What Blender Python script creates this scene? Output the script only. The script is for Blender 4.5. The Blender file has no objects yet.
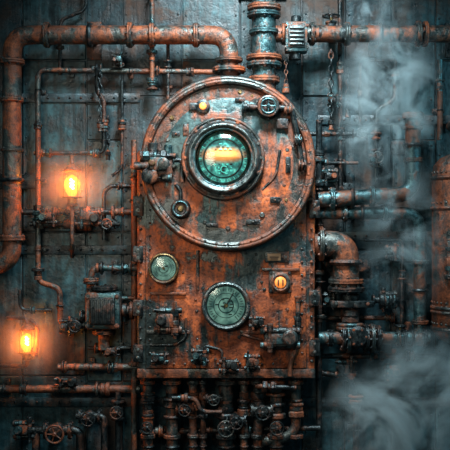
import bpy, bmesh, math, random
from mathutils import Vector, Matrix
random.seed(7)
D=9.0
def P(px,py,d=0.0):
    s=1-d/D
    return Vector(((px-225)/100*s,-d,(225-py)/100*s))
K=0.0095
X=Vector((1,0,0));Y=Vector((0,1,0));Z=Vector((0,0,1));F=Vector((0,-1,0))
# ---------------------------------------------------------------- materials
def N(nt,t,**kw):
    n=nt.nodes.new(t)
    for k,v in kw.items():
        if hasattr(n,k): setattr(n,k,v)
        else: n.inputs[k.replace('_',' ')].default_value=v
    return n
def ramp(nt,src,stops,interp='LINEAR'):
    r=nt.nodes.new('ShaderNodeValToRGB'); r.color_ramp.interpolation=interp
    e=r.color_ramp.elements
    while len(e)<len(stops): e.new(0.5)
    for i,(p,c) in enumerate(stops):
        e[i].position=p
        e[i].color=(c,c,c,1) if isinstance(c,(int,float)) else (*c,1)
    nt.links.new(src,r.inputs[0]); return r.outputs[0]
def mix(nt,f,a,b,bt='MIX'):
    m=nt.nodes.new('ShaderNodeMix'); m.data_type='RGBA'; m.blend_type=bt
    for idx,v in ((0,f),(6,a),(7,b)):
        if isinstance(v,(int,float)): m.inputs[idx].default_value=v
        elif isinstance(v,tuple): m.inputs[idx].default_value=(*v,1)
        else: nt.links.new(v,m.inputs[idx])
    return m.outputs[2]
def worn(name,base,base2,rustA,rustB,th,scale=2.2,metal=0.7,bump=0.5,streak=0.5,r0=0.38,r1=0.8,soft=0.045,speck=0.6):
    m=bpy.data.materials.new(name); m.use_nodes=True; nt=m.node_tree; L=nt.links
    bs=nt.nodes['Principled BSDF']
    tc=nt.nodes.new('ShaderNodeTexCoord'); o=tc.outputs['Object']
    def noise(sc,det=8,ro=0.65,vec=None,dist=0.0):
        n=nt.nodes.new('ShaderNodeTexNoise'); n.inputs['Scale'].default_value=sc
        n.inputs['Detail'].default_value=det; n.inputs['Roughness'].default_value=ro
        n.inputs['Distortion'].default_value=dist
        L.new(vec or o,n.inputs['Vector']); return n.outputs['Fac']
    mp=nt.nodes.new('ShaderNodeMapping'); mp.inputs['Scale'].default_value=(1,1,0.07); L.new(o,mp.inputs[0])
    nA=noise(scale,10,0.66,dist=0.5); nB=noise(scale*5,6,0.65); nC=noise(13,5,0.6,mp.outputs[0]); nD=noise(scale*22,3,0.6); nE=noise(scale*0.6,3,0.5)
    comb=nt.nodes.new('ShaderNodeMath'); comb.operation='MULTIPLY_ADD'; comb.inputs[1].default_value=0.35
    L.new(nC,comb.inputs[0]); L.new(nA,comb.inputs[2])
    t=th+0.175
    f=ramp(nt,comb.outputs[0],[(t-soft,0.0),(t+soft,1.0)])
    rust=mix(nt,ramp(nt,nB,[(0.38,0.0),(0.63,1.0)]),rustB,rustA)
    rust=mix(nt,ramp(nt,nE,[(0.38,0.7),(0.60,0.0)]),rust,rustB)
    met=mix(nt,ramp(nt,nB,[(0.38,0.0),(0.66,1.0)]),base,base2)
    col=mix(nt,f,met,rust)
    sp=ramp(nt,nD,[(0.38,0.15),(0.51,1.0)])
    col=mix(nt,speck,col,sp,'MULTIPLY')
    st=ramp(nt,nC,[(0.36,0.15),(0.57,1.0)])
    col=mix(nt,streak,col,st,'MULTIPLY')
    L.new(col,bs.inputs['Base Color'])
    rr=ramp(nt,f,[(0,r0),(1,r1)]); rr2=mix(nt,0.35,rr,ramp(nt,nB,[(0.3,0.15),(0.7,1.0)]))
    L.new(rr2,bs.inputs['Roughness'])
    L.new(ramp(nt,f,[(0,metal),(1,metal*0.35)]),bs.inputs['Metallic'])
    h=mix(nt,0.4,nB,nD); h2=mix(nt,0.35,h,f)
    bp=nt.nodes.new('ShaderNodeBump'); bp.inputs['Strength'].default_value=bump; bp.inputs['Distance'].default_value=0.02
    L.new(h2,bp.inputs['Height']); L.new(bp.outputs[0],bs.inputs['Normal'])
    return m
OR=(0.62,0.145,0.030); BR=(0.12,0.030,0.012)
M={}
M['wall']=worn('teal_wall_steel',(0.008,0.034,0.043),(0.028,0.098,0.115),(0.095,0.044,0.022),(0.018,0.018,0.016),0.555,1.2,0.25,0.7,0.8,0.35,0.7,.06,.45)
M['wall2']=worn('dark_wall_steel',(0.005,0.022,0.030),(0.018,0.062,0.076),(0.07,0.034,0.018),(0.016,0.014,0.013),0.55,1.6,0.25,0.7,0.8,0.35,0.7,.06,.45)
M['rust']=worn('rusted_boiler_plate',(0.024,0.050,0.055),(0.065,0.095,0.092),OR,BR,0.46,1.9,0.5,0.8,0.45,.35,.65,.04,.6)
M['drum']=worn('rusted_drum_plate',(0.024,0.062,0.070),(0.07,0.13,0.13),(0.52,0.125,0.032),(0.11,0.031,0.014),0.52,1.5,0.6,0.7,0.35,.3,.6,.05,.6)
M['rim']=worn('drum_rim_iron',(0.03,0.042,0.043),(0.09,0.105,0.10),(0.30,0.08,0.026),(0.06,0.022,0.012),0.51,3.5,0.75,0.5,0.15,.28,.6)
M['pipe']=worn('rusty_pipe',(0.033,0.05,0.052),(0.09,0.11,0.10),(0.32,0.092,0.032),(0.075,0.027,0.014),0.485,3.2,0.65,0.6,0.1,.28,.6)
M['teal']=worn('teal_pipe_metal',(0.018,0.055,0.064),(0.07,0.155,0.168),(0.20,0.065,0.026),(0.045,0.021,0.013),0.535,4,0.75,0.5,0.1,0.26,0.6)
M['iron']=worn('black_iron',(0.012,0.019,0.022),(0.048,0.066,0.069),(0.17,0.056,0.022),(0.034,0.016,0.011),0.55,5,0.8,0.45,0.1,0.25,0.6)
M['steel']=worn('scuffed_steel',(0.055,0.082,0.086),(0.16,0.21,0.21),(0.15,0.057,0.025),(0.04,0.026,0.02),0.57,6,0.9,0.35,0.1,0.22,0.5)
M['brass']=worn('tarnished_brass',(0.12,0.085,0.04),(0.28,0.20,0.09),(0.10,0.04,0.015),(0.04,0.02,0.012),0.55,8,0.9,0.3,0.1,0.28,0.5)
def simple(name,col,rough=0.5,metal=0,em=None,es=0):
    m=bpy.data.materials.new(name); m.use_nodes=True; b=m.node_tree.nodes['Principled BSDF']
    b.inputs['Base Color'].default_value=(*col,1); b.inputs['Roughness'].default_value=rough; b.inputs['Metallic'].default_value=metal
    if em: b.inputs['Emission Color'].default_value=(*em,1); b.inputs['Emission Strength'].default_value=es
    return m
M['black']=simple('black_paint',(0.008,0.01,0.01),0.5)
M['tick']=simple('dial_tick_paint',(0.01,0.03,0.03),0.5)
M['tglow']=simple('luminous_teal_paint',(0.1,0.5,0.45),0.5,0,(0.15,0.9,0.75),0.6)
M['filament']=simple('hot_filament',(1,0.6,0.2),0.5,0,(1.0,0.58,0.18),30)
M['amber']=simple('amber_indicator',(0.8,0.22,0.04),0.4,0,(1.0,0.27,0.05),0.4)
M['cream']=simple('enamel_label',(0.22,0.14,0.075),0.5)
def bulbglass():
    m=bpy.data.materials.new('glowing_bulb_glass'); m.use_nodes=True; nt=m.node_tree; nt.nodes.clear()
    o=nt.nodes.new('ShaderNodeOutputMaterial'); e=N(nt,'ShaderNodeEmission'); e.inputs[1].default_value=0.9
    t=N(nt,'ShaderNodeBsdfTransparent'); t.inputs[0].default_value=(1,.75,.45,1); lw=N(nt,'ShaderNodeLayerWeight'); lw.inputs[0].default_value=0.4
    nt.links.new(ramp(nt,lw.outputs['Facing'],[(0.0,(1,0.40,0.07)),(0.8,(0.9,0.13,0.01))]),e.inputs[0])
    mx=N(nt,'ShaderNodeAddShader'); nt.links.new(t.outputs[0],mx.inputs[0]); nt.links.new(e.outputs[0],mx.inputs[1]); nt.links.new(mx.outputs[0],o.inputs[0]); return m
M['bulb']=bulbglass()
def lensglass():
    m=bpy.data.materials.new('gauge_glass'); m.use_nodes=True; nt=m.node_tree; nt.nodes.clear()
    o=nt.nodes.new('ShaderNodeOutputMaterial'); g=N(nt,'ShaderNodeBsdfGlossy'); g.inputs['Roughness'].default_value=0.12; g.inputs['Color'].default_value=(0.8,1,1,1)
    t=N(nt,'ShaderNodeBsdfTransparent'); t.inputs[0].default_value=(0.85,0.97,0.96,1)
    lw=N(nt,'ShaderNodeFresnel'); lw.inputs[0].default_value=1.5
    mx=N(nt,'ShaderNodeMixShader'); nt.links.new(lw.outputs[0],mx.inputs[0]); nt.links.new(t.outputs[0],mx.inputs[1]); nt.links.new(g.outputs[0],mx.inputs[2]); nt.links.new(mx.outputs[0],o.inputs[0]); return m
M['glass']=lensglass()
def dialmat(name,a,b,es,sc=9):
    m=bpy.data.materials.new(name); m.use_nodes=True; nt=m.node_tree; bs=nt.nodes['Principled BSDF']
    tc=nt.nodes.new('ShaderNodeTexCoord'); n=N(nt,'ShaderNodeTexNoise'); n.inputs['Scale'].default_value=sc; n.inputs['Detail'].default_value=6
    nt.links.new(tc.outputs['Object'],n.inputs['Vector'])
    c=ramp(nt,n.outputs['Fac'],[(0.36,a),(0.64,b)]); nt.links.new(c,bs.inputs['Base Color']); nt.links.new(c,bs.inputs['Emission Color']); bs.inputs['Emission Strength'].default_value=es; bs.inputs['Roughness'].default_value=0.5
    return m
M['dial']=dialmat('self_lit_dial_enamel',(0.025,0.085,0.084),(0.22,0.40,0.35),0.4,12)  # enamel also emits its own colour, a glow added to the dial face
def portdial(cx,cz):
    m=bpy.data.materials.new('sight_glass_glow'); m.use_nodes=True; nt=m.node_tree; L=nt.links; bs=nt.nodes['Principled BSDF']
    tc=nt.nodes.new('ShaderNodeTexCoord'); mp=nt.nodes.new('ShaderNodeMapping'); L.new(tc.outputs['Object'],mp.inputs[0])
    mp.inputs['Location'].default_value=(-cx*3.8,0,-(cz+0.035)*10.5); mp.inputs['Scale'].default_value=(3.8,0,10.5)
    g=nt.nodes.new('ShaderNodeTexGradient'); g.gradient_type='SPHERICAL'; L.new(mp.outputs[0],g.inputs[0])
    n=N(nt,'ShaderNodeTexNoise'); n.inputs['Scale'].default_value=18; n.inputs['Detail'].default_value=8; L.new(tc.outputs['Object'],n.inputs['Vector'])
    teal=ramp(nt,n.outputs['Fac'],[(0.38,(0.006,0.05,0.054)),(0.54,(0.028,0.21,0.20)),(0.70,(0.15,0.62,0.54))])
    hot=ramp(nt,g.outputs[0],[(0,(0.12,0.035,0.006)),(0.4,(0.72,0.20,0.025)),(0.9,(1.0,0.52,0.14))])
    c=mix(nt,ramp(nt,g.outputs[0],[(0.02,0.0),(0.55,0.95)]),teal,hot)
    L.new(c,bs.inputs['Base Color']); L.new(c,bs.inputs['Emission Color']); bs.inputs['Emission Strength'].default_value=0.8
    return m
# ---------------------------------------------------------------- builder
def frame(ax):
    ax=ax.normalized(); h=Z if abs(ax.z)<0.9 else X
    u=ax.cross(h).normalized(); v=ax.cross(u).normalized(); return ax,u,v
class B:
    def __init__(s): s.v=[];s.f=[];s.m=[];s.mats=[]
    def mi(s,m):
        if m not in s.mats: s.mats.append(m)
        return s.mats.index(m)
    def add(s,vs,fs,m):
        o=len(s.v); k=s.mi(m); s.v+= [tuple(a) for a in vs]
        for f in fs: s.f.append([i+o for i in f]); s.m.append(k)
    def lathe(s,c,ax,prof,m,seg=32,caps=True):
        a,u,v=frame(ax); vs=[];fs=[]
        for r,h in prof:
            for i in range(seg):
                t=2*math.pi*i/seg; vs.append(c+a*h+(u*math.cos(t)+v*math.sin(t))*r)
        for j in range(len(prof)-1):
            for i in range(seg):
                k=(i+1)%seg; fs.append((j*seg+i,(j+1)*seg+i,(j+1)*seg+k,j*seg+k))
        if caps and prof[0][0]>1e-4: fs.append(tuple(range(seg)))
        if caps and prof[-1][0]>1e-4: fs.append(tuple(reversed(range((len(prof)-1)*seg,len(prof)*seg))))
        s.add(vs,fs,m)
    def cyl(s,p0,p1,r,m,seg=20,bev=None):
        L=(p1-p0).length; b=min(r*0.15,L*0.3) if bev is None else bev
        s.lathe(p0,p1-p0,[(r-b,0),(r,b),(r,L-b),(r-b,L)],m,seg)
    def torus(s,c,ax,R,r,m,seg=40,rs=12):
        a,u,v=frame(ax); vs=[];fs=[]
        for i in range(seg):
            t=2*math.pi*i/seg; d=u*math.cos(t)+v*math.sin(t)
            for j in range(rs):
                q=2*math.pi*j/rs; vs.append(c+d*(R+r*math.cos(q))+a*r*math.sin(q))
        for i in range(seg):
            for j in range(rs):
                i2=(i+1)%seg;j2=(j+1)%rs; fs.append((i*rs+j,i2*rs+j,i2*rs+j2,i*rs+j2))
        s.add(vs,fs,m)
    def sph(s,c,r,m,ax=Z,st=1.0,seg=20):
        n=10; s.lathe(c,ax,[(max(r*math.sin(math.pi*i/n),1e-5),-r*st*math.cos(math.pi*i/n)) for i in range(n+1)],m,seg)
    def box(s,c,sz,m,bev=0.008,rot=0.0,segs=2):
        bm=bmesh.new(); bmesh.ops.create_cube(bm,size=1.0)
        for q in bm.verts: q.co=Vector((q.co.x*sz[0],q.co.y*sz[1],q.co.z*sz[2]))
        b=min(bev,min(sz)*0.4)
        if b>0: bmesh.ops.bevel(bm,geom=bm.edges[:],offset=b,segments=segs,affect='EDGES',profile=0.5)
        R=Matrix.Rotation(rot,3,'Y')
        bm.verts.index_update(); vs=[c+R@q.co for q in bm.verts]; fs=[[q.index for q in f.verts] for f in bm.faces]; bm.free()
        s.add(vs,fs,m)
    def tube(s,pts,r,m,fil=None,seg=16):
        fil=r*1.8 if fil is None else fil
        path=[pts[0]]
        for i in range(1,len(pts)-1):
            a,b,c=pts[i-1],pts[i],pts[i+1]; d1=(a-b);d2=(c-b); l=min(fil,d1.length*0.49,d2.length*0.49)
            p1=b+d1.normalized()*l;p2=b+d2.normalized()*l
            for k in range(9):
                t=k/8; path.append(p1*(1-t)**2+b*2*t*(1-t)+p2*t*t)
        path.append(pts[-1])
        vs=[];fs=[]; a,u,v=frame(path[1]-path[0]); n=len(path)
        for i,p in enumerate(path):
            tg=(path[min(i+1,n-1)]-path[max(i-1,0)]).normalized()
            u=(u-tg*u.dot(tg)).normalized(); v=tg.cross(u)
            for k in range(seg):
                t=2*math.pi*k/seg; vs.append(p+(u*math.cos(t)+v*math.sin(t))*r)
        for i in range(n-1):
            for k in range(seg):
                k2=(k+1)%seg; fs.append((i*seg+k,i*seg+k2,(i+1)*seg+k2,(i+1)*seg+k))
        fs.append(tuple(reversed(range(seg)))); fs.append(tuple(range((n-1)*seg,n*seg)))
        s.add(vs,fs,m)
    def bolt(s,p,ax,r,m='iron'):
        s.lathe(p,ax,[(r*1.35,0),(r*1.35,r*0.3)],m,10); s.lathe(p+ax*r*0.3,ax,[(r,0),(r,r*0.6),(r*0.75,r*0.8)],m,6)
    def rivet(s,p,ax,r,m='iron'):
        s.lathe(p,ax,[(r,0),(r*0.85,r*0.45),(r*0.45,r*0.75),(1e-5,r*0.85)],m,8)
    def ring(s,c,ax,R,n,r,m='iron',kind='bolt',ph=0):
        a,u,v=frame(ax)
        for i in range(n):
            t=2*math.pi*(i+ph)/n; getattr(s,kind)(c+(u*math.cos(t)+v*math.sin(t))*R,a,r,m)
    def flange(s,p,ax,r,t,m,n=8):
        ax=ax.normalized()
        s.lathe(p-ax*t/2,ax,[(r*0.93,0),(r,t*0.15),(r,t*0.42),(r*0.95,t*0.5),(r,t*0.58),(r,t*0.85),(r*0.93,t)],m,28)
        if n: s.ring(p+ax*t/2,ax,r*0.82,n,r*0.09,'iron'); s.ring(p-ax*t/2,-ax,r*0.82,n,r*0.09,'iron')
    def wheel(s,c,ax,R,m='iron',sp=5):
        a,u,v=frame(ax); s.torus(c,a,R,R*0.13,m,28,8)
        for i in range(sp):
            t=2*math.pi*i/sp; s.cyl(c,c+(u*math.cos(t)+v*math.sin(t))*R,R*0.08,m,8)
        s.lathe(c-a*R*0.2,a,[(R*0.28,0),(R*0.28,R*0.35),(R*0.15,R*0.45)],m,12)
    def fit(s,p0,p1,r,mats=('iron','teal','pipe'),seed=0,n=6):
        rnd=random.Random(seed); L=(p1-p0).length; a=(p1-p0).normalized(); h=0
        while h<L-1e-4:
            l=min(L*rnd.uniform(0.4,1.5)/n,L-h); 
            if L-h-l<L*0.04:l=L-h
            rr=r*rnd.choice([0.55,0.7,0.85,1.0,1.15]); mm=rnd.choice(mats); b=min(rr*0.12,l*0.3)
            s.lathe(p0+a*h,a,[(rr-b,0),(rr,b),(rr,l-b),(rr-b,l)],mm,rnd.choice([6,18,18,20])); h+=l
    def valve(s,p,ax,st,r,m='iron',wm='iron'):
        ax=ax.normalized();st=st.normalized()
        s.sph(p,r*1.15,m); s.cyl(p-ax*r*1.9,p+ax*r*1.9,r*0.8,m)
        for k in(-1,1): s.flange(p+ax*k*r*1.8,ax,r*1.35,r*0.45,m,6)
        s.cyl(p,p+st*r*1.7,r*0.75,m); s.cyl(p+st*r*1.6,p+st*r*1.95,r*1.0,m,6); s.cyl(p+st*r*1.9,p+st*r*3.0,r*0.25,'brass',10)
        s.wheel(p+st*r*2.8,st,r*1.25,wm)
    def chain(s,p0,p1,r,m='iron'):
        L=(p1-p0).length; n=int(L/(r*2.6)); a,u,v=frame(p1-p0)
        for i in range(n):
            c=p0+a*(L*(i+.5)/n); w=u if i%2 else v
            pts=[]; 
            for k in range(13):
                t=2*math.pi*k/12; pts.append(c+a*math.cos(t)*r*1.6+w*math.sin(t)*r)
            s.tube(pts,r*0.32,m,r*0.2,6)
    def clamp(s,p,ax,r,m='iron'):
        s.torus(p,ax,r*1.12,r*0.25,m,16,6)
        s.box(Vector((p.x,p.y/2,p.z)),(r*0.9 if abs(ax.z)>0.5 else r*0.8,abs(p.y),r*0.8),m,0.003)
        s.box(Vector((p.x,-0.015,p.z)),(r*4.2,0.03,r*1.6) if abs(ax.z)>.5 else (r*1.6,0.03,r*4.2),m,0.003)
    def done(s,name,parent=None):
        me=bpy.data.meshes.new(name); me.from_pydata(s.v,[],s.f); me.polygons.foreach_set('material_index',s.m)
        for m in s.mats: me.materials.append(M[m])
        bm=bmesh.new(); bm.from_mesh(me); bmesh.ops.recalc_face_normals(bm,faces=bm.faces[:]); bm.to_mesh(me); bm.free()
        me.polygons.foreach_set('use_smooth',[True]*len(me.polygons)); me.set_sharp_from_angle(angle=math.radians(38))
        ob=bpy.data.objects.new(name,me); bpy.context.scene.collection.objects.link(ob)
        if parent: ob.parent=parent
        return ob
def S(x): return x*K
# ---------------------------------------------------------------- wall / floor
b=B(); WO=0.03
b.box(Vector((0,0.135,0)),(9,0.2,7.4),'wall2',0)
edges=[-220,-150,-80,-20,22,86,122,182,240,302,345,392,436,500,570,660]
for i in range(len(edges)-1):
    x0,x1=edges[i],edges[i+1]
    cuts=[-140,random.choice([-60,-30]),random.choice([96,140,60]),random.choice([232,262,250]),random.choice([376,382]),590]
    for j in range(len(cuts)-1):
        w=(x1-x0)/100-0.012; h=(cuts[j+1]-cuts[j])/100-0.012; dd=random.uniform(0.015,0.035)
        cx=((x0+x1)/2-225)/100; cz=(225-(cuts[j]+cuts[j+1])/2)/100
        b.box(Vector((cx,-dd/2+0.01+WO,cz)),(w,dd,h),random.choice(['wall','wall','wall2']),0.008,0,1)
        nz=max(2,int(h/0.16))
        for k in range(nz):
            zz=cz-h/2+0.05+(h-0.1)*k/(nz-1)
            b.rivet(Vector((cx-w/2+0.035,-dd+0.01+WO,zz)),F,0.011,'wall2')
            if k%2==0:b.rivet(Vector((cx+w/2-0.035,-dd+0.01+WO,zz)),F,0.011,'wall2')
for (x0,x1,y) in ((-220,140,98),(-220,134,250),(318,660,236),(318,660,120),(-220,660,402)):
    b.box(Vector((((x0+x1)/2-225)/100,0.005,(225-y)/100)),((x1-x0)/100,0.03,0.09),'wall2',0.006)
    for x in range(x0+4,x1,11): b.rivet(Vector(((x-225)/100,-0.009,(225-y)/100)),F,0.014,'iron')
b.done('wall_back')
b=B(); b.box(Vector((0,-5.4,-3.75)),(9,11.2,0.1),'wall2',0); b.done('floor')
# ---------------------------------------------------------------- boiler
b=B(); dB=0.42; c=P(226,265,dB)
W=S(179); zt=P(0,150,dB).z; zb=P(0,377,dB).z
b.box(Vector((c.x,-dB/2,(zt+zb)/2)),(W,dB,zt-zb),'rust',0.035,0,3)
def plate(x0,y0,x1,y1,d,t,m='rust'):
    p0=P(x0,y0,d);p1=P(x1,y1,d); b.box(Vector(((p0.x+p1.x)/2,-d+t/2-0.0,(p0.z+p1.z)/2)),(p1.x-p0.x,t+0.02,p0.z-p1.z),m,0.008)
plate(146,200,306,368,dB+0.02,0.03)
plate(137,369,315,378,dB+0.03,0.25,'rim')
for x in (140.5,311.5):
    for y in range(185,375,11): b.rivet(P(x,y,dB+0.012),F,0.016,'rim')
for x in range(152,305,11): b.rivet(P(x,364,dB+0.033),F,0.013,'rim')
for x in (150,302):
    for y in range(210,362,13): b.rivet(P(x,y,dB+0.033),F,0.013,'rim')
for (x0,y0,x1,y1) in ((146,330,190,334),(196,345,200,368),(150,292,186,295),(240,330,262,334),(262,268,300,271),(196,250,199,290)):
    plate(x0,y0,x1,y1,dB+0.05,0.03,'rim')
for (x0,y0,x1,y1) in ((133,196,143,216),(133,246,143,262),(133,300,143,316),(133,345,143,362),(309,200,320,218),(309,290,320,306),(309,340,320,356)):
    plate(x0,y0,x1,y1,dB+0.03,0.14,'iron'); b.bolt(P((x0+x1)/2,(y0+y1)/2-4,dB+.04),F,.013,'steel'); b.bolt(P((x0+x1)/2,(y0+y1)/2+4,dB+.04),F,.013,'steel')
dc=P(228,163,0.64); dc.y=0
R=S(86)
b.lathe(Vector((dc.x,-0.0,dc.z)),F,[(R*0.985,0.02),(R*0.985,0.46),(R,0.48),(R,0.62),(R*0.985,0.645),(R*0.93,0.655),(R*0.905,0.645),(R*0.89,0.60),(R*0.3,0.60)],'rim',96)
b.lathe(Vector((dc.x,-0.0,dc.z)),F,[(R*0.885,0.50),(R*0.885,0.575),(R*0.87,0.585),(R*0.7,0.606),(R*0.5,0.62),(1e-4,0.625)],'drum',96)
b.torus(Vector((dc.x,-0.635,dc.z)),F,R*0.965,0.022,'rim',96,10)
b.torus(Vector((dc.x,-0.48,dc.z)),F,R*0.99,0.02,'rim',96,8)
b.ring(Vector((dc.x,-0.648,dc.z)),F,R*0.925,44,0.014,'rim','rivet')
b.ring(Vector((dc.x,-0.590,dc.z)),F,R*0.81,30,0.011,'rim','rivet',0.5)
for ang in (20,95,160,222,300,338):
    t=math.radians(ang); d=Vector((math.cos(t),0,math.sin(t)))
    b.tube([Vector((dc.x,-0.612,dc.z))+d*R*0.50,Vector((dc.x,-0.582,dc.z))+d*R*0.86],0.008,'rim',0.01,6)
BOILER=b.done('steam_boiler')
# sight glass
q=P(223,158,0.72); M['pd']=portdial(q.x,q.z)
b=B(); c=Vector((q.x,-0.60,q.z)); r=S(41)
b.lathe(c,F,[(r,0),(r,0.07),(r*0.97,0.10),(r*0.86,0.11),(r*.84,.04)],'iron',64,False)
b.lathe(c,F,[(r*0.87,0.10),(r*0.87,0.115),(r*0.84,0.13),(r*0.80,0.17),(r*0.76,0.18),(r*0.70,0.165),(r*0.67,0.12),(r*0.65,0.05),(1e-4,0.05)],'steel',64,False)
b.torus(c+F*0.168,F,r*0.775,0.018,'steel',64,10); b.torus(c+F*0.15,F,r*0.69,0.014,'teal',64,10)
b.torus(c+F*0.10,F,r*0.95,0.016,'rim',64,10)
b.ring(c+F*0.105,F,r*0.90,16,0.014,'rim','bolt'); b.ring(c+F*0.165,F,r*0.73,24,0.008,'iron','rivet')
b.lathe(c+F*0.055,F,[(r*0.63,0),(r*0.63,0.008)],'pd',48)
b.torus(c+F*0.075,F,r*0.62,0.018,'teal',48,8); b.torus(c+F*0.07,F,r*0.46,0.007,'teal',48,8)
for i in range(48):
    t=2*math.pi*i/48; d=Vector((math.cos(t),0,math.sin(t))); b.box(c+F*0.068+d*r*0.54,(0.006,0.006,0.03 if i%4==0 else 0.018),'black' if i%4 else 'tglow',0,math.pi/2-t)
rnd=random.Random(3)
for row,zz in enumerate((-0.055,-0.085,-0.112,-0.138)):
    for k in range(5-(row==3)*2):
        xx=(k-(4-(row==3)*2)/2)*0.036+rnd.uniform(-.006,.006)
        b.box(c+F*0.07+Vector((xx,0,zz)),(rnd.uniform(.012,.028),0.008,rnd.uniform(.008,.020)),'tglow' if rnd.random()<.65 else 'black',0.002)
b.torus(c+F*0.07+Vector((0.01,0,-0.1)),F,0.03,0.005,'tglow',20,6)
for row,zz in enumerate((0.085,0.11,0.135)):
    for k in range(4-row):
        b.box(c+F*0.07+Vector(((k-(3-row)/2)*.045,0,zz)),(rnd.uniform(.015,.035),.008,.007),'tglow' if rnd.random()<.6 else 'black',0.002)
b.box(c+F*0.075+Vector((0,0,0.005)),(r*0.85,0.01,0.006),'amber',0.002)
b.lathe(c+F*0.10,F,[(r*0.68,0),(r*0.55,0.03),(r*0.38,0.05),(r*0.2,0.058),(1e-4,0.06)],'glass',48,False)
b.done('boiler_sight_glass')
def gauge(x,y,rp,d,rim='brass',needle=40,name='pressure_gauge'):
    b=B(); c=P(x,y,d); r=S(rp)
    b.lathe(c,F,[(r*0.9,-0.03),(r*0.92,0.03),(r,0.04),(r,0.085),(r*0.95,0.10),(r*0.86,0.105),(r*0.80,0.09),(r*0.77,0.055),(1e-4,0.055)],'iron',40)
    b.torus(c+F*0.095,F,r*0.90,r*0.08,rim,40,8)
    b.lathe(c+F*0.056,F,[(r*0.77,0),(r*0.77,0.004)],'dial',40)
    for i in range(31):
        t=math.radians(-50+280*i/30); dd=Vector((math.cos(t),0,math.sin(t))); b.box(c+F*0.063+dd*r*0.65,(r*0.028,0.004,r*(0.2 if i%5==0 else 0.11)),'tick',0,math.pi/2-t)
    b.torus(c+F*0.062,F,r*0.50,r*0.012,'tick',32,4); b.torus(c+F*0.062,F,r*0.3,r*0.02,'tick',32,4)
    rnd=random.Random(int(x))
    for i in range(9):
        t=rnd.uniform(0,6.28); q=rnd.uniform(.1,.42)*r; b.box(c+F*.062+Vector((math.cos(t)*q,0,math.sin(t)*q)),(r*rnd.uniform(.06,.2),.004,r*.05),'tick',0)
    t=math.radians(needle); dd=Vector((math.cos(t),0,math.sin(t)))
    b.box(c+F*0.072+dd*r*0.22,(r*0.05,0.005,r*0.75),'black',0.001,math.pi/2-t); b.cyl(c+F*0.06,c+F*0.085,r*0.09,'brass',12)
    b.ring(c+F*0.10,F,r*0.95,8,r*0.05,'iron','rivet')
    b.lathe(c+F*0.088,F,[(r*0.80,0),(r*0.5,0.012),(1e-4,0.018)],'glass',32,False)
    b.done(name)
gauge(164,268,15.5,dB+0.03,'brass',120)
gauge(226,305,24.5,dB+0.03,'steel',60)
b=B(); c=P(280,282,dB+0.03)
b.box(c,(S(23),0.05,S(23)),'rim',0.02); b.ring(c+F*0.025,F,S(13),4,0.012,'iron','bolt',0.5)
b.lathe(c+F*0.02,F,[(S(10),0),(S(10),0.04),(S(8),0.055),(S(6.5),0.05),(S(6.5),0.04),(1e-4,0.04)],'pipe',28)
b.lathe(c+F*0.055,F,[(S(6),0),(S(5.5),0.02),(S(3),0.03),(1e-4,0.033)],'amber',20)
for k in(-1,1): b.box(c+F*0.09+Vector((k*S(2.3),0,0)),(S(1.4),0.01,S(6)),'black',0.002)
b.done('indicator_lamp')
b=B(); c=P(277,257,dB+0.035); b.box(c,(S(24),0.03,S(11)),'iron',0.006); b.box(c+F*0.012+X*-S(3),(S(13),0.015,S(7)),'cream',0.002); b.box(c+F*0.02+X*-S(3),(S(9),0.01,S(1)),'black',0);b.box(c+F*0.02+X*-S(3)-Z*S(1.8),(S(7),0.01,S(.8)),'black',0)
b.bolt(c+F*0.015+X*S(8.5),F,0.014,'steel'); b.done('name_plate')
b=B(); c=P(203,107,0.58); b.lathe(c,F,[(S(7),0),(S(7),0.05),(S(5),0.06)],'iron',20); b.lathe(c+F*.055,F,[(S(4),0),(S(3),0.015),(1e-4,0.02)],'amber',16); b.box(c+X*-S(9)+F*0.03,(S(9),0.05,S(7)),'iron',0.01); b.ring(c+F*0.045,F,S(6),6,0.008,'brass'); b.done('push_button')
b=B(); c=P(181,209,0.57)
b.lathe(c,F,[(S(10),0),(S(10),0.05),(S(8.5),0.07),(S(8),0.12),(S(6),0.13),(S(5),0.11),(1e-4,0.11)],'iron',28); b.torus(c+F*.125,F,S(7),0.010,'teal',24,8); b.ring(c+F*0.05,F,S(9),8,0.008); b.lathe(c+F*.11,F,[(S(3.5),0),(S(2),0.02),(1e-4,0.022)],'brass',14)
b.tube([c+F*0.05+Z*S(9),c+F*0.05+Z*S(18),c+F*0.05+Z*S(24)-X*S(5)],0.018,'iron'); b.done('control_knob')
b=B(); c=P(268,107,0.67)
b.tube([P(243,107,0.65),P(292,108,0.65),P(297,135,0.63),P(303,172,0.61)],0.028,'iron',0.1)
b.lathe(c+Y*0.1,F,[(S(12),0),(S(12),0.06),(S(10),0.09),(S(10),0.14),(S(8),0.16)],'iron',28); b.torus(c+F*0.07,F,S(9),0.016,'rim',28,8)
b.wheel(c+F*0.09,F,S(7),'teal',4); b.ring(c+Y*0.03,F,S(11),8,0.01)
for x,y in ((246,107),(288,110),(298,140),(302,165)): b.fit(P(x-4,y,0.65),P(x+4,y,0.65),S(5),seed=x)
b.box(P(282,124,0.61),(S(12),0.08,S(10)),'iron',0.01); b.done('steam_valve')
b=B()
b.box(P(160,166,0.63),(S(26),0.10,S(22)),'iron',0.015); b.box(P(158,164,0.70),(S(16),0.08,S(13)),'teal',0.012)
b.fit(P(140,156,0.68),P(176,156,0.68),S(5),('iron','iron','teal'),seed=3,n=8); b.fit(P(142,178,0.68),P(172,178,0.68),S(4.5),('iron','rim','teal'),seed=4,n=7)
b.cyl(P(153,143,0.66),P(153,160,0.66),S(5),'iron'); b.cyl(P(168,145,0.65),P(168,158,0.65),S(4),'teal')
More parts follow.
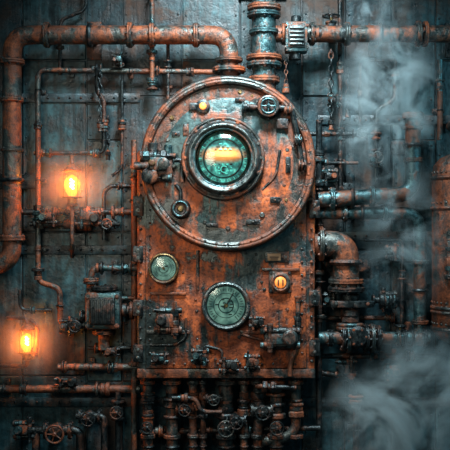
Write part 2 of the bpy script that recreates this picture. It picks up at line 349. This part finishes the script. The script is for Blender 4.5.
b.lathe(P(150,176,0.67),F,[(S(8),0),(S(8),0.06),(S(5),0.08)],'iron',22); b.lathe(P(164,164,0.73),F,[(S(5.5),0),(S(5.5),0.05),(S(3),0.06)],'rim',18)
b.lathe(P(152,163,0.73),F,[(S(3.5),0),(S(3.5),0.05),(S(2),0.06)],'brass',6)
b.tube([P(174,160,0.67),P(182,160,0.67),P(182,182,0.65)],0.022,'iron')
b.ring(P(160,166,0.68),F,S(13),6,0.013,'rim'); b.cyl(P(134,166,0.68),P(150,166,0.68),S(4),'iron'); b.done('regulator_mechanism')
b=B()
for (x,y,r) in ((172,118,3.5),(190,95,2.5),(240,92,3),(220,90,2),(287,150,3),(284,185,3),(262,215,4),(228,228,3.5),(205,222,3),(168,140,3),(286,200,2.5),(272,140,2.5),(160,200,2.5),(252,96,2),(180,190,2),(200,210,2.5),(245,205,2),(268,168,2),(185,105,2)):
    b.bolt(P(x,y,0.59),F,S(r)*0.7,random.choice(['iron','rim','brass','steel']))
for (x,y,w,h) in ((253,222,14,5),(186,130,6,12),(288,165,5,16),(275,200,10,6),(212,225,12,4),(176,134,8,5),(240,100,10,4)):
    b.box(P(x,y,0.60),(S(w),0.05,S(h)),'iron',0.008); b.rivet(P(x,y,0.625),F,0.012,'rim')
b.tube([P(262,190,0.61),P(276,176,0.62),P(280,150,0.62)],0.014,'iron',0.08); b.done('drum_fasteners',BOILER)
def cluster(name,cx,cy,w,h,d,seed,mats=('iron','iron','teal','rim','steel'),back=False):
    rnd=random.Random(seed); b=B()
    b.box(P(cx,cy,d),(S(w*0.8),0.09,S(h*0.8)),'iron',0.012)
    if back: b.box(Vector((P(cx,cy,d).x,-d/2,P(cx,cy,d).z)),(S(w*.5),d,S(h*.5)),'iron',.01)
    b.box(P(cx+rnd.uniform(-.1,.1)*w,cy+rnd.uniform(-.1,.1)*h,d+0.07),(S(w*0.45),0.07,S(h*0.4)),rnd.choice(mats),0.012)
    for k in (-1,1):
        yy=cy+k*h*0.28; b.fit(P(cx-w/2,yy,d+0.06),P(cx+w/2,yy,d+0.06),S(min(w,h)*0.13),mats,seed+k+5,7)
    xx=cx+rnd.choice([-.25,.25])*w; b.fit(P(xx,cy-h*0.55,d+0.08),P(xx,cy+h*0.55,d+0.08),S(min(w,h)*0.12),mats,seed+9,7)
    b.lathe(P(cx-(xx-cx),cy,d+0.1),F,[(S(w*.2),0),(S(w*.2),0.03),(S(w*.14),0.05),(S(w*.08),0.05)],rnd.choice(mats),20)
    for i in range(4): b.bolt(P(cx+(-.36 if i%2 else .36)*w,cy+(-.36 if i//2 else .36)*h,d+0.045),F,0.014,'rim')
    b.done(name)
MM=('iron','iron','teal','rim')
cluster('relay_box',168,320,28,34,dB+0.04,11,MM)
cluster('valve_manifold',280,338,40,26,dB+0.05,12,MM)
cluster('relay_box',257,322,16,14,dB+0.04,13,MM)
cluster('solenoid_block',200,356,18,18,dB+0.05,14,MM)
cluster('solenoid_block',229,366,20,16,dB+0.05,15,MM)
cluster('solenoid_block',252,362,16,20,dB+0.05,16,MM)
cluster('relay_box',160,358,18,12,dB+0.04,17,MM)
for (x,y,w,h,sd) in ((48,217,22,18,41),(88,218,26,20,42),(66,326,14,18,43),(330,176,16,18,44),(330,300,14,18,45),(66,382,24,10,46),(24,430,22,24,47),(392,372,18,16,48),(334,100,14,14,49),(112,352,16,10,50),(388,300,18,22,51),(392,252,14,16,52),(376,160,14,14,53),(118,60,12,14,54)):
    cluster('conduit_fitting_box',x,y,w,h,.16,sd,MM,back=True)
b=B(); b.tube([P(298,300,dB+0.05),P(298,345,dB+0.06),P(290,362,dB+0.06),P(290,376,dB+0.06)],0.022,'pipe',0.06); b.fit(P(298,312,dB+0.06),P(298,334,dB+0.06),S(4),seed=22); b.fit(P(298,296,dB+.05),P(298,303,dB+.05),S(4.5),seed=5,n=3); b.done('drain_pipe')
b=B(); b.tube([P(150,345,dB+.04),P(175,345,dB+.05),P(186,338,dB+.05),P(186,318,dB+.05)],0.014,'iron',0.05); b.tube([P(240,334,dB+.05),P(262,340,dB+.05)],0.014,'iron'); b.tube([P(206,346,dB+.05),P(222,350,dB+.05),P(222,360,dB+.05)],0.014,'iron',0.04);b.done('copper_tubing')
b=B(); rnd=random.Random(5)
for i in range(60):
    x=rnd.uniform(152,300);y=rnd.uniform(248,362)
    if (x-226)**2+(y-305)**2<27**2 or (x-164)**2+(y-268)**2<18**2: continue
    rnd.choice([b.rivet,b.bolt])(P(x,y,dB+0.03),F,rnd.uniform(0.008,0.014),rnd.choice(['iron','rim']))
b.done('boiler_plate_rivets',BOILER)
# ---------------------------------------------------------------- thick pipes
def pipe(name,pts,r,m,fl=(),fil=None,clamps=(),extra=None):
    b=B(); pts=[P(*p) for p in pts]; b.tube(pts,S(r),m,S(fil) if fil else S(r*1.9),24)
    for f in fl:
        x,y,d,ax,rr,t=f[:6]; b.flange(P(x,y,d),{'x':X,'z':Z,'y':Y}[ax],S(rr),S(t),f[6] if len(f)>6 else m,8)
    for (x,y,d,ax) in clamps: b.clamp(P(x,y,d),{'x':X,'z':Z}[ax],S(r))
    if extra: extra(b)
    return b.done(name)
pipe('steam_pipe',[(-20,268,.3),(12,262,.3),(12,35,.3),(229,35,.3),(229,84,.3)],9.5,'pipe',
 [(47,35,.3,'x',13,5),(130,35,.3,'x',13,5),(152,35,.3,'x',12.5,5),(196,35,.3,'x',12.5,5),(12,62,.3,'z',13,5),(12,100,.3,'z',12,4),(12,150,.3,'z',11.5,3),(12,238,.3,'z',13,6),(229,60,.3,'z',14,4),(229,70,.3,'z',17,5,'rust')],20,[(90,35,.3,'x'),(12,180,.3,'z')])
pipe('exhaust_pipe',[(264,-40,.36),(264,92,.36)],12,'teal',[(264,8,.36,'z',17,6,'pipe'),(264,15,.36,'z',17,5),(264,32,.36,'z',15,5),(264,58,.36,'z',18,5,'pipe'),(264,65,.36,'z',18,5),(264,80,.36,'z',16,6,'pipe')],None,[(264,-20,.36,'z')])
pipe('steam_pipe',[(272,34,.32),(500,34,.32)],8.5,'pipe',[(284,34,.32,'x',11,5),(312,34,.32,'x',12,4),(347,34,.32,'x',12,5),(418,34,.32,'x',13,5),(425,34,.32,'x',13,4)],None,[(380,34,.32,'x'),(460,34,.32,'x')])
pipe('water_pipe',[(413,113,.3),(413,194,.3),(318,200,.3)],8,'teal',[(413,116,.3,'z',11,6,'pipe'),(413,128,.3,'z',10,3),(413,160,.3,'z',10,4,'pipe'),(332,199,.3,'x',12,5),(372,196.5,.3,'x',10.5,4)],18,[(413,145,.3,'z'),(352,198,.3,'x')])
pipe('water_pipe',[(318,213,.24),(420,213,.24),(420,345,.24)],6.5,'teal',[(345,213,.24,'x',9,4),(385,213,.24,'x',9,4),(420,262,.24,'z',9,4),(420,322,.24,'z',9,4,'pipe')],20,[(362,213,.24,'x'),(420,290,.24,'z')])
pipe('elbow_pipe',[(314,244,.26),(346,244,.26),(346,290,.26)],13.5,'pipe',[(321,244,.26,'x',18,5,'pipe'),(346,281,.26,'z',18,5,'pipe'),(346,289,.26,'z',19,5,'iron')],24,[(346,262,.26,'z')])
b=B(); b.fit(P(350,291,.26),P(350,330,.26),S(14),('iron','teal','iron'),31,6); b.box(P(352,304,.34),(S(44),0.08,S(7)),'iron',0.01); b.fit(P(372,300,.26),P(395,300,.26),S(6),seed=8); b.cyl(P(352,305,0),P(352,305,.2),S(10),'iron');b.ring(P(352,304,.385),F,S(16),2,0.014,'rim'); b.done('pressure_reducer')
b=B(); b.cyl(P(318,338,.28),P(430,338,.28),S(6.5),'teal'); 
for x,r,m in ((330,9,'iron'),(343,14,'iron'),(348,15,'teal'),(355,12,'iron'),(366,15,'iron'),(372,15,'steel'),(378,13,'iron'),(398,9,'pipe'),(404,9,'iron'),(424,10,'iron')): b.flange(P(x,338,.28),X,S(r),S(4),m,8)
b.lathe(P(358,337,.38),F,[(S(11),-0.05),(S(11),0.02),(S(8),0.05),(S(3),0.055)],'iron',24); b.clamp(P(412,338,.28),X,S(6.5)); b.ring(P(358,337,.42),F,S(8),6,.012,'rim'); b.cyl(P(348,338,0),P(348,338,.28),S(8),'iron');b.done('pipe_coupling')
cluster('gate_valve_block',346,368,22,22,.14,21,MM,back=True); b=B(); b.tube([P(318,372,.14),P(350,378,.14),P(356,400,.14),P(356,500,.14)],0.03,'iron'); b.fit(P(356,395,.14),P(356,412,.14),S(7),seed=12); b.clamp(P(356,430,.14),Z,.03);b.done('drain_pipe')
b=B(); c=P(459,175,.34); h=c.z-P(0,330,.34).z; r=S(27); base=Vector((c.x,-.34,c.z-h))
b.lathe(base,Z,[(r*.3,-.14),(r*.75,-.09),(r,0),(r,h),(r*.93,h+.09),(r*.7,h+.16),(r*.35,h+.2),(r*.2,h+.21)],'pipe',48)  # darker pipe rust puts the tank's shade into its colour
for k in (0.02,0.18,0.22,h-0.32,h-.03):
    b.torus(base+Z*k,Z,r*1.0,.018,'rim',48,8)
    for i in range(30):
        t=2*math.pi*i/30; d=Vector((math.cos(t),math.sin(t),0)); b.rivet(base+Z*(k+.05)+d*r*.99,d,.014,'rim')
b.fit(base+Z*(h+.2),base+Z*(h+.42),S(8),seed=6,n=5); b.fit(base+X*-r*0.55-Y*r*.85+Z*.5,base+X*-r*0.55-Y*r*.85+Z*.95,S(5),seed=61,n=9)
b.tube([base+Z*(h+.35),base+Z*(h+.5),base+Z*(h+.5)+Y*.3],.05,'pipe',.08); b.tube([base-Z*.1,base-Z*1.8],.05,'pipe')
for z in (.15,h-.15): b.box(base+Z*z+Y*.26,(.3,.15,.08),'iron')
b.done('pressure_tank')
# ---------------------------------------------------------------- thin pipes
def thin(pts,r=2.6,m='iron',fits=(),clamps=(),name='conduit_pipe',seed=1,fil=8):
    b=B(); b.tube([P(*p) for p in pts],S(r),m,S(fil),12)
    for i,(x0,y0,x1,y1,d,rr) in enumerate(fits): b.fit(P(x0,y0,d),P(x1,y1,d),S(rr),seed=seed*10+i,n=4)
    for (x,y,d,ax) in clamps: b.clamp(P(x,y,d),X if ax=='x' else Z,S(r))
    return b.done(name)
thin([(216,72,.14),(38,70,.14),(38,282,.14),(60,288,.14),(60,325,.14),(90,325,.14)],2.8,'pipe',[(92,70,102,70,.14,6),(150,71,160,71,.14,5),(38,120,38,130,.14,5),(38,205,38,222,.14,6),(38,268,38,280,.14,6),(60,300,60,310,.14,5),(64,325,80,325,.14,8),(186,72,194,72,.14,5)],[(70,70,.14,'x'),(130,71,.14,'x'),(38,90,.14,'z'),(38,180,.14,'z'),(38,250,.14,'z')],seed=2)
thin([(134,140,.16),(134,500,.16)],3,'pipe',[(134,165,134,180,.16,5),(134,262,134,276,.16,5),(134,352,134,366,.16,5)],[(134,200,.16,'z'),(134,310,.16,'z')],seed=3)
thin([(134,186,.12),(110,186,.12),(104,192,.12),(104,240,.12)],2.2,'iron',[(118,186,126,186,.12,4)],[(104,230,.12,'z')],seed=4)
thin([(-20,389,.14),(140,389,.14)],4.2,'pipe',[(20,389,30,389,.14,6.5),(96,389,110,389,.14,6.5)],[(60,389,.14,'x'),(4,389,.14,'x')],seed=5)
thin([(58,367,.16),(140,367,.16)],3.6,'pipe',[(62,367,76,367,.16,6),(108,367,118,367,.16,6)],[(90,367,.16,'x')],seed=6)
thin([(140,268,.18),(92,268,.18),(90,292,.18)],3.4,'teal',[(96,268,104,268,.18,6),(122,268,132,268,.18,6),(91,278,91,290,.18,7)],[(113,268,.18,'x')],seed=7)
thin([(88,348,.12),(140,348,.12)],2.2,'iron',[(95,348,105,348,.12,5)],[(120,348,.12,'x')],seed=8)
thin([(18,212,.15),(134,212,.15)],3.0,'iron',[(40,212,60,212,.15,7),(84,212,104,212,.15,6),(112,212,124,212,.15,7)],[(66,212,.15,'x')],seed=9)
thin([(30,224,.13),(120,224,.13)],2.6,'iron',[(34,224,56,224,.13,6),(64,224,92,224,.13,7.5)],[(104,224,.13,'x')],seed=10)
thin([(34,153,.12),(104,153,.12),(104,100,.12),(97,92,.12),(97,72,.12)],2.4,'iron',[(38,153,52,153,.12,4.5),(90,153,100,153,.12,5),(104,120,104,132,.12,4)],[(104,140,.12,'z')],seed=11)
thin([(340,-40,.12),(340,190,.12)],2.4,'iron',[(340,62,340,74,.12,5),(340,128,340,140,.12,5)],[(340,100,.12,'z'),(340,160,.12,'z')],seed=12)
thin([(306,134,.14),(352,134,.14)],2.4,'iron',[(318,134,330,134,.14,5)],[(345,134,.14,'x')],seed=13)
thin([(310,163,.14),(358,163,.14)],2.0,'iron',[(320,163,328,163,.14,4)],[(345,163,.14,'x')],seed=14)
thin([(319,120,.2),(319,470,.2)],3.2,'iron',[(319,150,319,162,.2,6),(319,180,319,190,.2,6),(319,270,319,282,.2,6),(319,310,319,322,.2,6)],[(319,225,.2,'z'),(319,350,.2,'z')],seed=15)
thin([(360,130,.08),(360,60,.08),(395,60,.08)],1.6,'iron',[(360,90,360,98,.08,3)],[(360,110,.08,'z'),(380,60,.08,'x')],seed=16)
thin([(152,-30,.2),(152,92,.2)],2.6,'teal',[(152,50,152,62,.2,5),(152,78,152,90,.2,5)],[(152,-10,.2,'z')],seed=17)
thin([(168,40,.14),(168,102,.14)],1.8,'iron',[(168,60,168,68,.14,4)],[(168,85,.14,'z')],seed=18)
thin([(322,262,.16),(336,262,.16)],3,'iron',[(324,262,334,262,.16,6)],seed=19)
thin([(365,240,.1),(402,240,.1),(402,330,.1)],2.2,'iron',[(402,270,402,280,.1,5)],[(402,300,.1,'z'),(382,240,.1,'x')],seed=20)
thin([(60,75,.1),(60,20,.1),(86,10,.1),(86,-30,.1)],1.8,'iron',[(60,40,60,50,.1,4)],[(60,28,.1,'z')],seed=23)
thin([(20,290,.1),(20,310,.1),(52,310,.1)],1.8,'iron',[(28,310,36,310,.1,4)],[(44,310,.1,'x')],seed=24)
thin([(122,80,.08),(122,168,.08),(112,176,.08)],1.6,'iron',[(122,120,122,130,.08,4)],[(122,100,.08,'z')],seed=25)
thin([(440,60,.1),(440,140,.1)],3,'teal',[(440,80,440,90,.1,5)],[(440,110,.1,'z')],seed=26)
thin([(395,60,.1),(395,100,.1),(376,110,.1),(376,182,.1)],2.2,'iron',[(395,70,395,80,.1,4.5),(376,130,376,140,.1,5)],[(376,118,.1,'z')],seed=27)
thin([(322,318,.12),(395,318,.12)],2.4,'iron',[(384,318,394,318,.12,5)],[(328,318,.12,'x')],seed=28)
thin([(320,356,.12),(436,356,.12)],2.8,'iron',[(370,356,384,356,.12,6),(406,356,414,356,.12,5)],[(396,356,.12,'x')],seed=29)
def chain(x,y0,y1,d,r=1.9,drop=None):
    b=B(); b.chain(P(x,y0,d),P(x,y1,d),S(r)); 
    b.cyl(P(x,y0,0.0),P(x,y0,d+.02),S(1.6),'iron',10); b.torus(P(x,y0,d),X,S(2.6),S(.8),'iron',14,6)
    b.fit(P(x,y1,d),P(x,y1+10,d),S(3.4),seed=int(x),n=3); b.done('hanging_chain')
chain(100,74,122,.22); chain(331,52,120,.46,2.4); chain(108,118,150,.1,1.5); chain(348,70,110,.2,1.8); chain(286,60,84,.42,1.6)
def valve(x,y,d,ax,st,r,name='gate_valve',m='iron',wm='iron',pts=None):
    b=B(); A={'x':X,'z':Z,'f':F,'-x':-X,'-z':-Z}; b.valve(P(x,y,d),A[ax],A[st],S(r),m,wm)
    b.cyl(P(x,y,0.0),P(x,y,d),S(r*.8),m); 
    if pts:
        for q in pts: b.tube([P(*t) for t in q],S(r*.6),m)
    b.done(name)
valve(331,34,.32,'x','z',6.5,m='iron')
valve(58,430,.2,'x','f',7,wm='rim',pts=[[(30,430,.2),(80,430,.2),(80,490,.2)],[(36,430,.2),(36,470,.2),(20,500,.2)]])
valve(90,416,.2,'x','f',5.5,wm='iron',pts=[[(76,416,.2),(104,416,.2),(104,480,.2)]])
valve(118,410,.16,'z','f',5,pts=[[(118,392,.16),(118,480,.16)]])
valve(77,325,.18,'x','f',4.5)
valve(400,338,.28,'x','z',4.5)
valve(108,224,.13,'x','f',4,wm='rim')
valve(46,213,.15,'x','f',3.5,wm='rim')
valve(376,158,.16,'z','f',4.5,wm='rim')
valve(360,134,.14,'x','f',4)
b=B(); c=P(296,38,.44); b.box(c,(S(22),.16,S(30)),'teal',.015); b.box(c+F*.08,(S(17),.03,S(22)),'iron',.008)
for i in range(5): b.box(c+F*.1+Z*S(-8+4*i),(S(14),.02,S(1.6)),'steel',.002)
b.cyl(c+Z*S(15),c+Z*S(22),S(5),'iron'); b.cyl(c-Z*S(22),c-Z*S(14),S(5),'iron'); b.cyl(c-Z*S(10),Vector((c.x,0,c.z-S(10))),S(4),'iron'); b.ring(c+F*.08,F,S(15),4,.012,'rim','bolt',.5); b.done('junction_box')
b=B(); c=P(104,310,.18); b.box(c,(S(36),.26,S(38)),'teal',.03); b.box(c+F*.13,(S(26),.06,S(28)),'iron',.02)
for i in range(6): b.box(c+F*.16+X*S(-10+4*i),(S(1.5),.03,S(24)),'iron',.003)
b.flange(P(104,288,.18),Z,S(14),S(4),'iron'); b.flange(P(104,332,.18),Z,S(12),S(4),'iron'); b.cyl(P(104,332,.18),P(104,350,.18),S(6),'pipe')
b.fit(P(122,310,.2),P(134,310,.2),S(8),seed=77,n=3); b.fit(P(122,298,.2),P(136,298,.2),S(4),seed=78,n=3); b.fit(P(80,316,.2),P(88,316,.2),S(7),seed=79,n=3); b.ring(c+F*.13,F,S(21),4,.018,'rim','bolt',.5)
b.done('feed_pump')
# ---------------------------------------------------------------- bottom outlets
spec=[(148,5,'rim'),(172,6,'pipe'),(193,4,'pipe'),(203,3,'iron'),(226,7,'rim'),(244,4,'pipe'),(258,5,'rim'),(276,6,'pipe'),(296,5,'pipe')]
FM=('iron','rim','iron','pipe')
for i,(x,r,m) in enumerate(spec):
    b=B(); d=.30
    if x==296: b.tube([P(x,370,d),P(x,430,d),P(282,440,d),P(262,441,d)],S(r),m,S(12))
    else: b.tube([P(x,370,d),P(x,520,d)],S(r),m)
    b.flange(P(x,382,d),Z,S(r*1.6),S(4),m,6); b.fit(P(x,392,d),P(x,418,d),S(r*1.5),FM,seed=100+i,n=5)
    b.flange(P(x,436,d),Z,S(r*1.5),S(4),'rim',6)
    if i in (0,4,7): b.valve(P(x,425,d),Z,F,S(r*.9),'rim','rim' if i==4 else 'iron')
    b.clamp(P(x,446 if x!=296 else 400,d),Z,S(r)); b.done('outlet_pipe')
valve(214,398,.34,'x','f',4.2,wm='rim',pts=[[(203,398,.34),(226,398,.34)]])
valve(262,410,.36,'x','f',5.5,m='rim'); valve(185,408,.34,'x','f',4.5,m='rim'); valve(236,420,.36,'x','f',5)
thin([(140,432,.22),(320,428,.22)],3,'iron',[(155,431,170,431,.22,6),(240,430,252,430,.22,6)],[(210,430,.22,'x')],seed=31)
thin([(172,398,.42),(196,398,.42),(200,412,.42),(222,412,.42)],2.4,'iron',[(178,398,188,398,.42,5)],[(205,412,.42,'x')],seed=32)
thin([(255,386,.42),(296,388,.42)],2.6,'iron',[(262,386,276,387,.42,5.5)],seed=33)
# ---------------------------------------------------------------- lamps
def lamp(x,y,s,bracket):
    b=B(); d=.30; c=P(x,y,d); k=S(1)*s
    b.lathe(c-Z*k*13,Z,[(k*3.2,0),(k*4,k*2),(k*6.5,k*6),(k*8,k*11),(k*7.6,k*15),(k*5.4,k*19),(k*2,k*21.5),(1e-4,k*22)],'bulb',28)
    pts=[]
    for i in range(25):
        t=i/24; pts.append(c+Vector((math.sin(t*math.pi*6)*k*1.8,math.cos(t*math.pi*6)*k*.8,(-5+10*t)*k)))
    b.tube(pts,k*.8,'filament',k*.5,6); 
    for q in(-1,1): b.cyl(c+X*q*k*1.6-Z*k*13,c+X*q*k*1.2-Z*k*4,k*.3,'iron',6)
    b.lathe(c-Z*k*22,Z,[(k*3,0),(k*5.5,k*1),(k*5.5,k*3),(k*4.6,k*3.4),(k*4.6,k*8),(k*6,k*8.4),(k*6,k*10)],'brass',24)
    b.lathe(c+Z*k*12.5,Z,[(k*8,0),(k*8.5,k*1.2),(k*7,k*3),(k*5,k*5),(k*2,k*7)],'pipe',24)
    for i in range(4):
        t=math.pi/4+i*math.pi/2; o=Vector((math.cos(t),math.sin(t),0))*k*9.6; b.tube([c+o-Z*k*13.5,c+o+Z*k*9,c+o*.8+Z*k*13],k*.42,'iron',k*3,6)
    b.torus(c-Z*k*13,Z,k*9.6,k*.6,'iron',28,6)
    for i in range(4):
        t=math.pi/4+i*math.pi/2; b.cyl(c-Z*k*13,c-Z*k*13+Vector((math.cos(t),math.sin(t),0))*k*9.6,k*.5,'iron',6)
    for q in bracket: b.tube([P(*t) for t in q],S(2.2),'pipe',S(7),12)
    ob=b.done('caged_bulb_lamp')
    l=bpy.data.lights.new('bulb_light','POINT'); l.energy=34*s; l.color=(1,.27,.04); l.shadow_soft_size=.04
    o=bpy.data.objects.new('bulb_light',l); o.location=c+F*k*3; o.parent=ob; bpy.context.scene.collection.objects.link(o)
lamp(72,184,1.05,[[(72,206,.30),(72,246,.30),(72,256,.0)],[(72,170,.30),(72,160,.30),(72,153,0.0)]])
lamp(27,341,.9,[[(27,358,.30),(27,366,.30),(10,366,.2),(0,366,.0)],[(27,330,.30),(27,318,.30),(8,318,.2),(8,318,0)],[(36,356,.24),(38,326,.24),(30,320,.28)]])
# ---------------------------------------------------------------- steam
def steam(c,rad,dens,seed,sc=3.0,th=0.47,wid=.22,dist=1.4,rot=0,name='steam_cloud',col=(.62,.86,.93,1)):
    bm=bmesh.new(); bmesh.ops.create_icosphere(bm,subdivisions=3,radius=1.0); me=bpy.data.meshes.new(name); bm.to_mesh(me); bm.free()
    o=bpy.data.objects.new(name,me); o.location=c; o.scale=rad; o.rotation_euler=(0,rot,0); bpy.context.scene.collection.objects.link(o)
    m=bpy.data.materials.new('steam_volume'); m.use_nodes=True; nt=m.node_tree; nt.nodes.clear(); L=nt.links
    out=nt.nodes.new('ShaderNodeOutputMaterial'); pv=nt.nodes.new('ShaderNodeVolumePrincipled'); pv.inputs['Color'].default_value=col
    tc=nt.nodes.new('ShaderNodeTexCoord'); g=nt.nodes.new('ShaderNodeTexGradient'); g.gradient_type='SPHERICAL'; L.new(tc.outputs['Object'],g.inputs[0])
    geo=nt.nodes.new('ShaderNodeNewGeometry'); n=nt.nodes.new('ShaderNodeTexNoise'); n.noise_dimensions='4D'; n.inputs['W'].default_value=seed; n.inputs['Scale'].default_value=sc; n.inputs['Detail'].default_value=6; n.inputs['Roughness'].default_value=.62; n.inputs['Distortion'].default_value=dist
    L.new(geo.outputs['Position'],n.inputs['Vector'])
    r1=ramp(nt,n.outputs['Fac'],[(th,0.0),(th+wid,1.0)]); r2=ramp(nt,g.outputs[0],[(0,0.0),(.25,.25),(.7,1.0)])
    a=nt.nodes.new('ShaderNodeMath'); a.operation='MULTIPLY'; L.new(r1,a.inputs[0]); L.new(r2,a.inputs[1])
    b2=nt.nodes.new('ShaderNodeMath'); b2.operation='MULTIPLY'; b2.inputs[1].default_value=dens; L.new(a.outputs[0],b2.inputs[0]); L.new(b2.outputs[0],pv.inputs['Density']); L.new(pv.outputs[0],out.inputs['Volume'])
    me.materials.append(m)
steam(P(388,95,.85),(.5,.3,.95),8,1.3,2.6,.485,.18,rot=.15)
steam(P(375,25,.85),(.35,.25,.6),4,4.3,3,.5,.18)
steam(P(415,405,.95),(.92,.4,.68),8,2.1,1.8,.44,.2,rot=-.4)
steam(P(405,235,.85),(.5,.3,.8),2.5,7.7,2.4,.49,.2)
WM=(1,.9,.8,1)
steam(P(72,184,.35),(.45,.3,.45),.6,3.3,1.2,.2,.3,.3,name='lamp_halo_haze',col=WM)  # thin volumes added around both bulbs to make their halos
steam(P(27,341,.35),(.43,.3,.43),.6,5.3,1.2,.2,.3,.3,name='lamp_halo_haze',col=WM)
# ---------------------------------------------------------------- lights / camera
def area(name,loc,tgt,size,e,col,spread=180):
    l=bpy.data.lights.new(name,'AREA'); l.size=size; l.energy=e; l.color=col; l.spread=math.radians(spread); o=bpy.data.objects.new(name,l); o.location=loc
    o.rotation_euler=(Vector(tgt)-Vector(loc)).to_track_quat('-Z','Y').to_euler(); bpy.context.scene.collection.objects.link(o)
area('overhead_key',(.35,-2.9,3.8),(0.1,0,.25),1.1,150,(.90,.97,1.0),70)  # unseen key light added overhead, narrow spread to darken the corners
area('workshop_fill',(-1.6,-5,.8),(0.1,0,-.3),1.6,26,(1.0,.80,.62),80)
area('cool_side_fill',(4.5,-2.6,1.8),(1.2,0,0.2),1.4,50,(.42,.85,1.0))  # unseen cool fill light added from the right, no window there
w=bpy.data.worlds.new('workshop_air'); bpy.context.scene.world=w; w.use_nodes=True
bg=w.node_tree.nodes['Background']; bg.inputs[0].default_value=(.05,.19,.24,1); bg.inputs[1].default_value=.36
cam=bpy.data.cameras.new('camera'); co=bpy.data.objects.new('camera',cam); bpy.context.scene.collection.objects.link(co)
co.location=(0,-D,0); co.rotation_euler=(math.pi/2,0,0); cam.angle=2*math.atan(2.25/D); bpy.context.scene.camera=co
bpy.context.scene.view_settings.view_transform='Standard'
